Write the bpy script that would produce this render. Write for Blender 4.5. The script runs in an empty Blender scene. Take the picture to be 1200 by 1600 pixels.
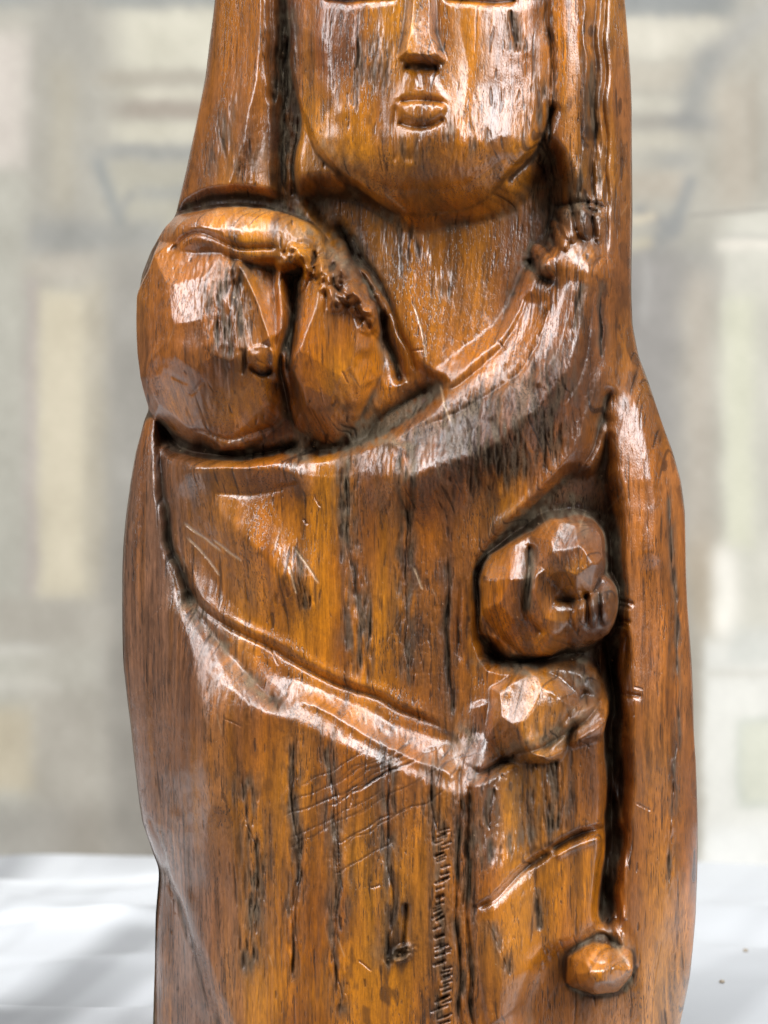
import bpy, math, time
import numpy as np
T0 = time.time()
sc = bpy.context.scene
# ------------------------------------------------------------------ scale
S = 0.000115                 # metres per unit of the carving plan (one unit is about a ninth of a millimetre)
FOC = 6087.0                 # camera distance in plan units
REF = 200.0                  # depth of the focus plane in front of the statuette's middle
FLOOR = -856 * S             # height of the table under the camera's height
WALLY = (9565 - FOC - REF) * S
# ------------------------------------------------------------------ camera
cam = bpy.data.cameras.new('camera'); cam_o = bpy.data.objects.new('camera', cam)
sc.collection.objects.link(cam_o); sc.camera = cam_o
cam_o.location = (0, -(FOC + REF) * S, 0); cam_o.rotation_euler = (math.radians(90), 0, 0)
cam.sensor_fit = 'VERTICAL'; cam.sensor_height = 24; cam.lens = 24 * FOC / 1600
cam.clip_start = 0.01; cam.clip_end = 50
cam.dof.use_dof = True; cam.dof.focus_distance = (FOC - 10) * S; cam.dof.aperture_fstop = 24
# ------------------------------------------------------------------ window light, exposure
w = bpy.data.worlds.new('World'); sc.world = w; w.use_nodes = True
bg = w.node_tree.nodes['Background']; bg.inputs[0].default_value = (1.0, 0.93, 0.86, 1); bg.inputs[1].default_value = 0.13
def window(name, az, el, dist, sx, sy, radiance, col):   # az to the right of the camera's side, el above the table
    l = bpy.data.lights.new(name, 'AREA'); l.shape = 'RECTANGLE'; l.size = sx; l.size_y = sy
    l.energy = radiance * math.pi * sx * sy; l.color = col
    o = bpy.data.objects.new(name, l); sc.collection.objects.link(o)
    a, e = math.radians(az), math.radians(el)
    o.location = (dist * math.cos(e) * math.sin(a), -dist * math.cos(e) * math.cos(a), dist * math.sin(e))
    o.rotation_euler = (math.radians(90) - e, 0, a)
window('window_right', 62, 36, 1.1, 0.60, 0.95, 17, (.95, .97, 1))
window('window_left', -58, 36, 1.1, 0.55, 0.95, 14, (.97, .97, 1))
window('skylight', 4, 72, 1.1, 0.70, 0.85, 17, (.93, .97, 1))
sc.view_settings.view_transform = 'Standard'; sc.view_settings.look = 'None'
sc.view_settings.gamma = 1.0; sc.view_settings.exposure = -0.9
sc.cycles.max_bounces = 5; sc.cycles.diffuse_bounces = 3; sc.cycles.glossy_bounces = 3

# ================================================================== carving plan
# A drawing board in plan units: X to the right, Y down, H = depth towards the viewer.
RX0, RX1, RY0, RY1 = 150, 1130, -340, 1680
NXr, NYr = RX1 - RX0, RY1 - RY0
gx = np.arange(RX0, RX1, dtype=np.float32); gy = np.arange(RY0, RY1, dtype=np.float32)
XX, YY = np.meshgrid(gx, gy)
rng = np.random.default_rng(11)

XX0, YY0 = XX, YY
FX = np.fft.rfftfreq(NXr).astype(np.float32); FY = np.fft.fftfreq(NYr).astype(np.float32)
def blur(a, sx, sy=None):
    sy = sx if sy is None else sy
    k = np.exp(-2 * np.pi**2 * ((FX[None, :] * sx)**2 + (FY[:, None] * sy)**2))
    return np.fft.irfft2(np.fft.rfft2(a) * k, s=a.shape).astype(np.float32)
def noise(sx, sy=None):
    n = blur(rng.standard_normal((NYr, NXr)).astype(np.float32), sx, sy)
    return n / n.std()
XX = XX0 + 2.4 * noise(22) + 0.35 * noise(6); YY = YY0 + 2.4 * noise(22) + 0.35 * noise(6)   # a hand-held knife never runs quite true
def ss(a, b, x):
    t = np.clip((x - a) / (b - a), 0, 1); return t * t * (3 - 2 * t)
def curve(pts, closed=False, n=6):
    p = np.array(pts, float); k = len(p); out = []
    for i in range(k if closed else k - 1):
        if closed: a, b, c, d = p[(i - 1) % k], p[i], p[(i + 1) % k], p[(i + 2) % k]
        else: a, b, c, d = p[max(i - 1, 0)], p[i], p[i + 1], p[min(i + 2, k - 1)]
        for j in range(n):
            t = j / n
            out.append(0.5 * ((2 * b) + (c - a) * t + (2 * a - 5 * b + 4 * c - d) * t * t + (3 * b - a - 3 * c + d) * t**3))
    if not closed: out.append(p[-1])
    return np.array(out)
def box(pts, m):
    p = np.asarray(pts, float)
    x0 = int(max(p[:, 0].min() - m, RX0)) - RX0; x1 = int(min(p[:, 0].max() + m + 2, RX1)) - RX0
    y0 = int(max(p[:, 1].min() - m, RY0)) - RY0; y1 = int(min(p[:, 1].max() + m + 2, RY1)) - RY0
    return slice(max(y0, 0), max(y1, 1)), slice(max(x0, 0), max(x1, 1))
def segdist(pts, sl, closed):
    X = XX[sl]; Y = YY[sl]; best = np.full(X.shape, 1e9, np.float32); par = np.zeros_like(best)
    n = len(pts); m = n if closed else n - 1
    for i in range(m):
        a = pts[i]; b = pts[(i + 1) % n]; dx, dy = b - a; L = dx * dx + dy * dy + 1e-9
        t = np.clip(((X - a[0]) * dx + (Y - a[1]) * dy) / L, 0, 1)
        d = (X - a[0] - t * dx)**2 + (Y - a[1] - t * dy)**2
        u = d < best; best = np.where(u, d, best); par = np.where(u, (i + t) / m, par)
    return np.sqrt(best), par
def inside(pts, sl):
    X = XX[sl]; Y = YY[sl]; r = np.zeros(X.shape, bool); n = len(pts)
    for i in range(n):
        x1, y1 = pts[i]; x2, y2 = pts[(i + 1) % n]
        if y1 == y2: continue
        r ^= ((y1 > Y) != (y2 > Y)) & (X < (x2 - x1) * (Y - y1) / (y2 - y1) + x1)
    return r
def sdf(pts, m, smooth=True):                # signed distance, positive inside
    p = curve(pts, True, 5) if smooth else np.array(pts, float)
    sl = box(p, m); d, _ = segdist(p, sl, True)
    return sl, np.where(inside(p, sl), d, -d)
def mask(pts, wd=6, smooth=True):
    wd = wd * 0.7
    sl, d = sdf(pts, wd + 4, smooth); o = np.zeros((NYr, NXr), np.float32); o[sl] = ss(-wd, wd, d); return o
def line(arr, pts, wd, amt, taper=True, sharp=None, smooth=True):
    crease = sharp is None and amt < 0 and wd > 3
    sharp = sharp or (1.1 if crease else 1.6); wd = wd * 0.75 if crease else wd
    p = curve(pts, False, 5) if smooth and len(pts) > 2 else np.array(pts, float)
    sl = box(p, wd * 3.2); d, t = segdist(p, sl, False)
    k = np.exp(-(d / wd)**sharp); k[d > wd * 3] = 0
    if taper and wd < 15: k = k * ss(0, 0.12, t) * ss(0, 0.12, 1 - t)
    arr[sl] += (amt * k).astype(np.float32)
def ell(cx, cy, rx, ry, rot=0.0):
    c, s = math.cos(math.radians(rot)), math.sin(math.radians(rot))
    u = ((XX - cx) * c + (YY - cy) * s) / rx; v = (-(XX - cx) * s + (YY - cy) * c) / ry
    return u, v
def spot(cx, cy, rx, ry, rot=0.0, p=2.0):
    u, v = ell(cx, cy, rx, ry, rot); return np.exp(-(u * u + v * v)**(p / 2))
def smax(a, b, k):
    h = np.clip(0.5 + 0.5 * (a - b) / k, 0, 1); return b + (a - b) * h + k * h * (1 - h)
def facets(u, v, cnt, seed, k=0.0):          # a dome cut with flat knife facets, unit radius
    r2 = u * u + v * v; g = np.random.default_rng(seed); best = None
    for i in range(cnt):
        th = math.acos(1 - (i + 0.5) / cnt * 1.0) + g.normal() * 0.11; ph = i * 2.39996 + g.normal() * 0.25
        th = min(th, 1.45)
        nx, ny, nz = math.sin(th) * math.cos(ph), math.sin(th) * math.sin(ph), math.cos(th)
        h = (1.0 + g.normal() * 0.028 - u * nx - v * ny) / nz
        best = h if best is None else np.minimum(best, h)
    return best, r2
def dome(H, cx, cy, rx, ry, base, h, rot=0, cnt=0, seed=1, k=6, mixf=0.5, p=2.0, soft=.24):
    u, v = ell(cx, cy, rx, ry, rot); r2 = (np.abs(u)**p + np.abs(v)**p)**(2 / p)
    e = np.sqrt(np.clip(1 - r2, 0, 1))
    if cnt:
        f, _ = facets(u, v, cnt, seed); e = e * (1 - mixf) + np.clip(f, 0, 1.05) * mixf
        e = e * (1 - soft) + soft * np.clip(1 - r2, 0, 1) * e
    b = np.where(r2 < 1, base + h * e, base - (np.sqrt(r2) - 1) * 400)
    return smax(H, b.astype(np.float32), k)

# ---- silhouette (left and right edge against height)
yL = [-340,-330,-315,-280,-230,-160,-80,0,50,100,150,200,250,300,335,350,380,420,460,500,550,600,635,650,700,750,800,850,900,950,1050,1100,1150,1200,1250,1300,1350,1372,1385,1400,1450,1500,1600,1680]
xL = [640,590,540,470,405,360,340,332,326,320,310,300,290,278,270,256,237,222,216,215,217,225,233,225,210,202,196,192,190,190,192,197,203,208,214,222,237,245,246,245,241,239,239,238]
yR = [-340,-330,-315,-280,-230,-160,-80,0,50,100,150,300,400,450,500,550,600,650,700,750,800,850,900,950,1000,1050,1100,1150,1200,1300,1350,1400,1450,1500,1550,1600,1680]
xR = [670,720,770,850,915,955,973,980,984,987,989,989,988,988,990,1000,1018,1035,1052,1066,1072,1074,1075,1077,1080,1083,1085,1087,1090,1093,1092,1091,1089,1085,1080,1070,1055]
def sm1(a, s=5):
    k = np.exp(-0.5 * (np.arange(-3 * s, 3 * s + 1) / s)**2); k /= k.sum()
    return np.convolve(np.pad(a, 3 * s, mode='edge'), k, 'valid')
EL = sm1(np.interp(gy, yL, xL)); ER = sm1(np.interp(gy, yR, xR))
PC = 1.026                                    # the widest outline lies behind the focus plane
EL = 600 + (EL - 600) * PC; ER = 600 + (ER - 600) * PC
CX = (EL + ER) / 2; HW = (ER - EL) / 2
NP = 2.4; DF = 230.0
DFy = DF * np.clip(HW / 300, 0.02, 1)**0.7
def prof(t): return np.clip(1 - np.abs(t)**NP, 0, 1)**(1 / NP)
Tn = (XX0 - CX[:, None]) / HW[:, None]
P0 = (prof(Tn) * DFy[:, None]).astype(np.float32)
H = P0.copy()

# ---- head: veil, hair and face
veil_l = [(430,-60),(432,120),(440,250),(400,330),(280,350),(250,200),(300,-60)]
H += mask([(330,-80),(432,-80),(440,310),(350,330),(300,330),(300,100)], 26) * 6
line(H, [(408,-200),(406,0),(402,120),(385,210),(352,290)], 16, 14)
line(H, [(447,-150),(447,100),(450,200),(452,315)], 17, -40, sharp=3)
line(H, [(425,-150),(422,60),(428,160)], 6, -12)
line(H, [(466,90),(467,180),(469,315)], 5, -30)
line(H, [(890,-150),(892,60),(885,200),(868,320)], 18, 6, sharp=3)
line(H, [(916,-150),(916,120),(912,220),(900,300)], 9, 14)
line(H, [(934,-150),(934,120),(932,220),(925,320)], 11, -18)
line(H, [(950,-150),(950,200),(948,400),(948,560)], 4, -12)
neck = [(470,300),(560,290),(640,330),(720,332),(800,300),(858,235),(885,335),(840,420),(800,500),(740,560),(650,612),(612,560),(570,440),(505,370)]
mneck = mask(neck, 34)
H = H * (1 - mneck) + mneck * (P0 - 74 + 46 * ss(330, 620, YY))
face = [(440,-160),(446,0),(455,100),(474,180),(505,238),(556,290),(610,322),(665,334),(725,328),(785,290),(832,235),(858,160),(863,0),(858,-160)]
sl, d = sdf(face, 30)
u, v = ell(655, 205, 226, 1); v = np.where(v > 0, v / 138, v / 620)
rr = np.abs(u)**2.0 + np.abs(v)**2.4
fH = 146 + 138 * np.clip(1 - rr, 0, 1)**0.6 + np.clip(.10 * (YY - 60), -20, 16) * np.clip(1 - rr, 0, 1)
fH = fH + 5 * noise(40, 60)
fm = np.zeros_like(H); fm[sl] = ss(-3, 5, d); fm[:180] = 0
H = H * (1 - fm) + fm * fH
line(H, [(795,290),(840,235),(866,160)], 8, -22)
# brow and closed eyes just above the picture, lower lids in it
for ex in (565, 755):
    H = dome(H, ex, -38, 62, 40, 205, 42, k=8)
    line(H, [(ex - 62, 2), (ex, 9), (ex + 58, 3)], 6, -16)
    line(H, [(ex - 55, -38), (ex, -34), (ex + 55, -40)], 3, -10)
    line(H, [(ex - 80, -95), (ex, -112), (ex + 70, -92)], 16, 22)
# cheek planes
line(H, [(505,-40),(512,90),(535,180)], 22, 7)
line(H, [(590,20),(585,120),(600,200)], 26, -5)
line(H, [(725,20),(725,120),(716,200)], 26, -5)
# nose
nose = [(642,-120),(676,-120),(678,0),(682,60),(691,98),(676,106),(640,106),(627,99),(635,60),(640,0)]
sl, d = sdf(nose, 14, False)
nz = np.zeros_like(H); nz[sl] = ss(-5, 8, d); H += nz * (26 + 16 * ss(0, 100, YY))
line(H, [(634,113),(652,118),(686,112)], 8, -9)
# philtrum and mouth
H += mask([(618,160),(642,112),(664,112),(694,160)], 12, False) * 3
line(H, [(650,118),(651,150)], 4, -6)
line(H, [(620,164),(640,167),(668,164),(690,166)], 4, -9)
H += mask([(624,171),(655,168),(688,172),(685,188),(668,199),(642,200),(627,189)], 9) * 9
line(H, [(622,200),(652,208),(690,192)], 6, -9)
line(H, [(616,170),(618,260)], 3, -5); line(H, [(615,200),(655,205),(640,262)], 16, -4)
line(H, [(540,262),(600,292),(660,300),(730,290),(800,245)], 14, -5)
# hair end above the raised hand
line(H, [(868,318),(910,314),(948,322)], 4, -14); line(H, [(900,322),(945,334)], 3, -9)

# ---- child's arm reaching up to the veil
arm = [(830,430),(905,385),(948,400),(948,540),(930,630),(890,720),(830,780),(760,850),(700,860),(640,760),(600,690),(650,650),(730,590),(790,520)]
marm = mask(arm, 18); H = H * (1 - marm) + marm * np.maximum(H, P0 + 2)
line(H, [(918,430),(905,520),(868,600),(800,670),(720,720),(640,745)], 48, 58)
line(H, [(826,450),(800,520),(740,590),(650,640)], 15, -16)
line(H, [(858,470),(830,560),(760,625),(660,668)], 5, -5)
line(H, [(895,440),(876,540),(830,610)], 9, 7)
line(H, [(930,440),(915,560),(880,640)], 5, -8)
line(H, [(945,560),(918,660),(860,745),(770,835)], 10, 9)
line(H, [(958,600),(930,690),(880,770),(790,845)], 13, -30)
line(H, [(755,665),(800,600)], 10, 7)
# raised hand: thumb and curled fingers
for (cx, cy, rx, ry, rot, h) in [(850,405,13,30,-22,20),(876,368,11,30,-20,15),(888,352,12,32,-14,16),(911,346,13,30,-6,18),(936,352,11,28,6,12)]:
    u, v = ell(cx, cy, rx, ry, rot); e = np.sqrt(np.clip(1 - u * u - v * v, 0, 1)); H += (h * 1.5 * e).astype(np.float32)
    line(H, [(cx - rx - 1, cy - 16), (cx - rx + 3, cy + 20)], 2.6, -12, smooth=False)
line(H, [(835,400),(838,425),(862,442)], 7, -20)

# ---- recess between the arm, the lower hand and the veil on the right
rec = [(925,730),(948,680),(958,740),(972,800),(972,1000),(974,1130),(978,1250),(966,1380),(960,1460),(940,1440),(946,1290),(944,1180),(946,1100),(905,1035),(770,1034),(752,930),(760,870),(810,812),(880,740)]
mrec = mask(rec, 22); H = H * (1 - mrec) + mrec * (P0 - 22 - 50 * ss(620, 840, YY))
line(H, [(958,1030),(962,1150),(962,1300),(954,1450)], 15, -30, sharp=1.6)
line(H, [(950,640),(952,760)], 7, -10)
# right veil panel: flat carved strip then rounded shoulder
line(H, [(1008,640),(1024,760),(1026,860)], 26, 14)
for (x, y, l) in [(975,941,40),(972,948,34),(972,972,34),(970,980,26),(985,1090,38)]:
    line(H, [(x - l / 2, y - 2), (x + l / 2, y + 3)], 3, -8, smooth=False)

# ---- child's head, two lobes
pit = [(250,330),(440,305),(520,350),(600,420),(650,560),(700,600),(660,650),(560,700),(440,715),(300,712),(240,660)]
mp = mask(pit, 14); H = H * (1 - mp) + mp * np.minimum(H, P0 - 46)
H = dome(H, 350, 516, 150, 194, 80, 222, cnt=34, seed=5, k=4, mixf=1.0, p=2.25, soft=.15)
H = dome(H, 514, 534, 90, 160, 140, 142, cnt=24, seed=8, k=4, mixf=1.0, p=2.3, soft=.12)
H = dome(H, 388, 378, 118, 56, 195, 82, rot=4, cnt=20, seed=9, k=6)
line(H, [(262,400),(310,372),(380,392),(440,388)], 5, -12)
H -= 8 * spot(340, 470, 50, 70, 0, 3); H += 6 * spot(300, 560, 30, 50)
line(H, [(375,408),(400,470),(428,545),(432,585)], 7, 16)
line(H, [(368,440),(385,500),(405,560)], 12, -7)
sl, d = sdf([(385,415),(433,405),(436,560),(428,545)], 6, False); H[sl] -= 10 * ss(-2, 5, d)
line(H, [(442,392),(438,470),(436,560),(436,600)], 6, 14)
line(H, [(455,410),(453,500),(452,640)], 9, -16)
H += 12 * np.sqrt(np.clip(1 - (lambda a: a[0]**2 + a[1]**2)(ell(412, 563, 24, 22)), 0, 1))
line(H, [(392,575),(412,588),(430,578)], 4, -18); line(H, [(382,548),(386,570),(378,590)], 4, -8)
line(H, [(272,590),(300,600)], 2.2, -5, smooth=False); line(H, [(322,594),(308,612),(300,618)], 2.4, -4)
line(H, [(235,648),(262,683),(300,702),(370,708),(440,702),(468,690)], 9, -34)
line(H, [(300,668),(360,680),(430,664)], 5, -8);
g = np.random.default_rng(3)
for i in range(44):                           # curls on top of the right lobe
    a = g.uniform(0, 1); cx = 460 + 125 * a + g.normal() * 8; cy = 398 + 80 * a * a + abs(g.normal()) * 26
    rx, ry, rt = g.uniform(7, 13), g.uniform(14, 26), g.uniform(-60, 60)
    u, v = ell(cx, cy, rx, ry, rt); H += (12 * np.sqrt(np.clip(1 - u * u - v * v, 0, 1))).astype(np.float32)
    line(H, [(cx - rx, cy - ry * .5), (cx - rx * .6, cy + ry * .6)], 2.5, -7, smooth=False)
line(H, [(470,700),(555,700),(600,650),(690,600)], 17, -24)
line(H, [(520,345),(575,440),(612,540),(628,600)], 11, -28)
line(H, [(540,362),(600,450),(655,590)], 3, -8)

# ---- child's robe
line(H, [(300,728),(350,722),(420,728),(462,742)], 26, 26); line(H, [(330,770),(400,772),(470,755)], 9, -5)
line(H, [(318,740),(345,800),(400,850),(440,900)], 42, 26)
line(H, [(300,860),(380,960),(500,1040),(600,1090)], 60, -6)
H -= 8 * mask([(690,760),(760,700),(770,860),(745,1000),(760,1060),(715,1140),(695,1130)], 34)
line(H, [(700,870),(702,1000),(704,1120)], 2.6, -5); line(H, [(718,900),(722,1040)], 2.5, -6)
line(H, [(545,700),(600,690),(640,705)], 8, 8)

# ---- lap drapery: a mass that comes forward below a ledge
lap = [(268,935),(300,985),(345,1040),(400,1088),(470,1118),(560,1158),(640,1192),(722,1225),(760,1225),(762,1690),(380,1690),(355,1600),(322,1520),(285,1420),(254,1300),(244,1180),(244,1040)]
sl, d = sdf(lap, 60)
lm = np.zeros_like(H); lm[sl] = np.clip((d + 50) / 62, 0, 1); lm = blur(lm, 3)
H += lm * (50 * ss(900, 1130, YY)) * ss(235, 330, XX)
line(H, [(275,905),(330,965),(430,1020),(560,1080),(700,1142)], 5, -9)
line(H, [(285,900),(350,965),(440,1008),(560,1066),(690,1128)], 9, 5)
line(H, [(455,1090),(560,1140),(640,1180),(720,1218)], 9, 9)
line(H, [(285,960),(305,1040),(325,1130),(335,1250)], 26, 12)
line(H, [(236,655),(250,740),(260,820),(272,885),(302,955)], 8, -24, sharp=2)
line(H, [(285,920),(310,965),(362,1022),(412,1078),(440,1100)], 11, -13, sharp=1.6)
H += 14 * spot(330, 1150, 60, 200) ; H += 8 * spot(560, 1420, 160, 160)
line(H, [(720,1205),(716,1380),(722,1690)], 4, -8, taper=False)
line(H, [(735,1230),(733,1400),(738,1690)], 3, -8, taper=False)
edge = [(215,1240),(240,1330),(270,1400),(292,1455),(318,1540),(360,1690),(180,1690),(180,1240)]
me = mask(edge, 12); H -= me * 34 * ss(1290, 1400, YY)
line(H, [(225,1290),(262,1385),(296,1462),(325,1545),(355,1640)], 6, -12, taper=False)

# ---- lower hand closed on a ball
H = dome(H, 838, 928, 103, 108, 130, 165, cnt=22, seed=24, k=2, mixf=1.0, p=2.4, soft=0)
H = dome(H, 905, 945, 62, 72, 170, 112, cnt=20, seed=23, k=6, mixf=0.5)
H = dome(H, 882, 874, 64, 66, 212, 112, cnt=15, seed=26, k=2, mixf=1.0, soft=0, p=2.3)
line(H, [(828,845),(820,900),(822,960),(850,990)], 10, -17)
line(H, [(860,938),(900,930),(945,905)], 6, -12)
for (cx, cy, rx, ry, rot, h) in [(872,965,20,26,10,7),(899,952,10,32,0,13),(920,948,9,33,-3,13),(940,948,9,32,-6,12)]:
    u, v = ell(cx, cy, rx, ry, rot); H += h * np.sqrt(np.clip(1 - u * u - v * v, 0, 1))
for x in (909, 930): line(H, [(x, 918), (x + 3, 985)], 2.5, -9, smooth=False)
line(H, [(745,860),(748,930),(772,990),(830,1026),(900,1026),(948,985)], 6, -14)

# ---- knee and sleeve under it
H = dome(H, 826, 1124, 96, 88, 110, 168, cnt=15, seed=37, k=3, mixf=1.0, p=3.6, soft=0)
H = dome(H, 905, 1125, 42, 50, 150, 92, cnt=8, seed=36, k=8, mixf=0.7, p=2.6)
line(H, [(748,1095),(760,1150),(748,1200)], 12, 8)
line(H, [(742,1208),(800,1182),(850,1165),(905,1128),(940,1085)], 7, -20)
line(H, [(850,1175),(885,1120),(915,1075)], 6, -9)
slv = [(738,1222),(800,1192),(880,1165),(945,1115),(947,1290),(905,1298),(860,1318),(800,1362),(742,1402)]
H += mask(slv, 8, False) * 13
H -= 6 * spot(760, 1300, 30, 60)
line(H, [(860,1324),(905,1306),(944,1296)], 5, -14)
line(H, [(866,1334),(905,1318),(938,1308)], 6, 8)
line(H, [(745,1408),(800,1372),(860,1326)], 5, -8)
low = [(742,1400),(800,1372),(862,1332),(946,1306),(942,1440),(905,1475),(830,1512),(820,1560),(760,1600),(742,1500)]
H += mask(low, 7, False) * 5
line(H, [(946,1120),(946,1290),(940,1440)], 4, 5)
under = [(836,1515),(905,1478),(950,1445),(985,1500),(990,1690),(820,1690)]
mu = mask(under, 30); H = H * (1 - mu) + mu * (P0 - 16)
H = dome(H, 934, 1516, 58, 39, 150, 128, cnt=17, seed=44, k=7, mixf=.75, p=2.6, soft=.1)
line(H, [(905,1490),(935,1502),(970,1494)], 4, -6)
line(H, [(912,1484),(945,1468),(985,1514)], 4, -9)
line(H, [(958,1445),(975,1480),(992,1520)], 6, 12)

# ---- tool work over everything
H = blur(H, 1.5)
lowf = noise(24, 60) * 0.8 + noise(9, 40) * 0.12 + noise(60, 70) * 2.4
EDGE = np.clip(prof(Tn) / 0.30, 0, 1)
H += lowf.astype(np.float32)
# knife chatter strokes across the lap, up to the right
scr = np.zeros_like(H)
g = np.random.default_rng(17)
for i in range(16):
    x0 = g.uniform(440, 560); y0 = g.uniform(1210, 1380); L = g.uniform(80, 210); sl_ = -0.50
    n = 9; pts = [(x0 + L * j / n, y0 + sl_ * L * j / n + g.normal() * 1.8) for j in range(n + 1)]
    line(H, pts, 1.3, -g.uniform(.5, 1.6), smooth=False)
    line(scr, pts, 1.4, 0.45, smooth=False)
for i in range(26):                           # small stray nicks
    x0, y0 = g.uniform(250, 1040), g.uniform(20, 1590); a = g.uniform(0, math.pi); L = g.uniform(8, 34)
    line(H, [(x0, y0), (x0 + L * math.cos(a), y0 + L * math.sin(a))], 1.3, -g.uniform(1, 3.0), smooth=False)
pale = np.zeros_like(H)
for (x0, y0, x1, y1) in [(463,850,500,914),(285,815,345,860),(290,838,345,900),(452,880,462,930),(380,875,330,840),(650,880,664,922),(600,300,640,330),(690,600,705,660),(650,470,668,560),(620,560,640,600)]:
    line(pale, [(x0, y0), (x1, y1)], 1.4, 0.75, smooth=False); line(H, [(x0, y0), (x1, y1)], 1.4, -1.5, smooth=False)
for i in range(36):
    x0, y0 = g.uniform(260, 1000), g.uniform(330, 1500); a = g.uniform(0.9, 1.4) * g.choice([-1, 1]); L = g.uniform(8, 40)
    line(pale, [(x0, y0), (x0 + L * math.cos(a), y0 + L * math.sin(a))], 0.9, g.uniform(.12, .35), smooth=False)

# ================================================================== oak figure
ringn = noise(30, 300) * 10 + noise(12, 90) * 3
phase = (XX + ringn + 0.30 * (H - P0) - 385) / 74.0
band = np.exp(-((((phase + 0.5) % 1.0) - 0.5) / 0.16)**2).astype(np.float32)        # porous early wood
bend = (0.55 * (blur(H, 3) - P0) + 0.25 * P0).astype(np.float32)
def grain(sx, sy):                      # figure of the plank as the knife lays it open: lines swing where the cut runs deeper or shallower
    a = noise(sx, sy); q = (XX0 - RX0 + bend) % (NXr - 1); i = q.astype(np.int32); f = (q - i).astype(np.float32); r = np.arange(NYr)[:, None]
    return a[r, i] * (1 - f) + a[r, i + 1] * f
fibre = grain(0.9, 16); fibre2 = grain(1.6, 40); fibre3 = grain(4, 90)
side = 1 - prof(Tn)
Hs = blur(H, 2.0)
gxx = np.gradient(Hs, axis=1); gyy = np.gradient(Hs, axis=0)
H += mask([(944,1000),(980,1000),(980,1440),(944,1450)], 6, False) * (noise(3, 14) * 6 + noise(8, 30) * 8)
cut = np.clip(np.abs(blur(gyy, 6)) * 1.3, 0, 1)                                     # surfaces cut across the grain
zone = np.zeros_like(H)
for (x, y, rx, ry, rt, a) in [(445,120,26,230,0,.8),(930,150,20,220,0,.6),(400,230,60,70,0,.5),(500,300,50,50,0,.7),(820,640,120,90,-40,.8),(700,700,120,60,-15,.8),(640,900,30,200,0,.45),(700,950,60,240,0,.5),(560,860,30,160,0,.4),
        (830,1250,120,90,0,.5),(600,1280,190,90,-20,.4),(880,350,70,50,0,.7),(350,520,50,110,0,.45),(930,900,40,300,0,.8),(850,850,90,40,0,.4),(700,1480,60,140,0,.55),(410,1100,160,60,30,.4),(880,1560,120,60,0,.5),(560,420,50,90,-20,.7),(430,760,60,30,0,.2)]:
    zone += (a * spot(x, y, rx, ry, rt, 3)).astype(np.float32)
zone = np.clip(zone * (0.9 + 0.25 * noise(10, 26)), 0, 1)  # dull brown wood; undercut and recess patches also carry painted shade
zone0 = zone
# long dark vessels, more in the porous bands and on the flanks
n1 = grain(1.15, 9); n2 = grain(1.0, 22); n3 = noise(1.5, 4.5)
dens = -0.35 + 0.95 * band + 0.45 * noise(45, 130)
pore = ss(1.85, 2.45, n1 + 0.62 * dens) * 0.9 + ss(1.8, 2.5, n2 + 0.6 * dens + 0.45 * side) * 0.9
pore = pore + cut * ss(1.9, 2.6, n3 + 0.55 * dens)
pore = np.clip(pore, 0, 1).astype(np.float32)
fine = ss(1.7, 2.4, grain(0.75, 13)) * 0.75                                            # hair-thin black dashes
# opened seams
crack = np.zeros_like(H); rough = np.zeros_like(H)
def seam(pts, wd, depth, jag=2.0, rw=0):
    g_ = np.random.default_rng(int(pts[0][0] * 7 + pts[0][1]))
    p = curve(pts, False, 8); p[:, 0] += g_.normal(size=len(p)) * jag * 0.35
    for off in (0, -3.2, 3.6):
        q_ = p.copy(); q_[:, 0] += off + g_.normal() * .8; a_, b_ = sorted(g_.integers(0, len(q_), 2)) if off else (0, len(q_))
        if b_ - a_ < 4: continue
        k_ = 1.0 if off == 0 else .7
        line(crack, q_[a_:b_], wd * .62 * k_, k_, smooth=False); line(H, q_[a_:b_], wd * .7, -depth * .45 * k_, smooth=False)
    if rw: line(rough, pts, rw, 1.0)
seam([(462,1130),(458,1240),(464,1330),(460,1430),(462,1540)], 2.6, 9, 1.6, 13)
seam([(512,1150),(518,1260),(530,1350),(526,1470),(530,1560)], 2.2, 7, 2.0, 16)
seam([(520,1160),(524,1260),(534,1400)], 1.2, 5, 1.2)
seam([(605,1170),(607,1300),(612,1420),(608,1490)], 2.8, 9, 1.8, 17)
seam([(672,1190),(684,1300)], 2.6, 8, 1.5, 15)
seam([(386,1220),(398,1330),(400,1420),(392,1500)], 1.6, 6, 2.0, 21)
seam([(545,730),(548,850),(560,960),(566,1040)], 1.6, 6, 2.2, 17)
seam([(632,715),(638,800),(634,930),(640,1060)], 2.0, 7, 2.0, 16)
seam([(625,930),(628,1060)], 1.2, 4, 1); seam([(655,940),(660,1060)], 1.2, 3, 1)
seam([(742,665),(746,745)], 1.6, 4, 2, 12)
seam([(465,850),(478,960)], 1.4, 4, 2, 9)
seam([(700,860),(702,1130)], 1.8, 6, 1.2, 6); seam([(722,1220),(716,1390),(722,1600)], 2.2, 8, 1.2, 7)
seam([(563,20),(561,120),(558,190)], 2.2, 6, .8, 5); seam([(545,150),(547,210)], 1.5, 4, .6)
seam([(800,20),(806,90)], 2.5, 6, 1.2, 14); seam([(820,60),(822,130)], 1.4, 4, 1)
seam([(452,20),(447,180),(455,300)], 2.5, 9, 3, 15); seam([(433,30),(431,160)], 1.5, 5, 2, 6)
seam([(862,10),(862,130),(858,210),(846,262)], 2.6, 9, 1.5, 5)
seam([(640,930),(600,1010)], .9, 2, 1)
seam([(372,430),(368,560)], 1.2, 4, 1.5, 22); seam([(345,440),(348,560)], 1.0, 3, 1.0, 14)
seam([(456,430),(455,590)], 2.2, 8, 1.5, 10)
seam([(822,850),(822,960)], 2.2, 6, 1.6, 10)
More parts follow.
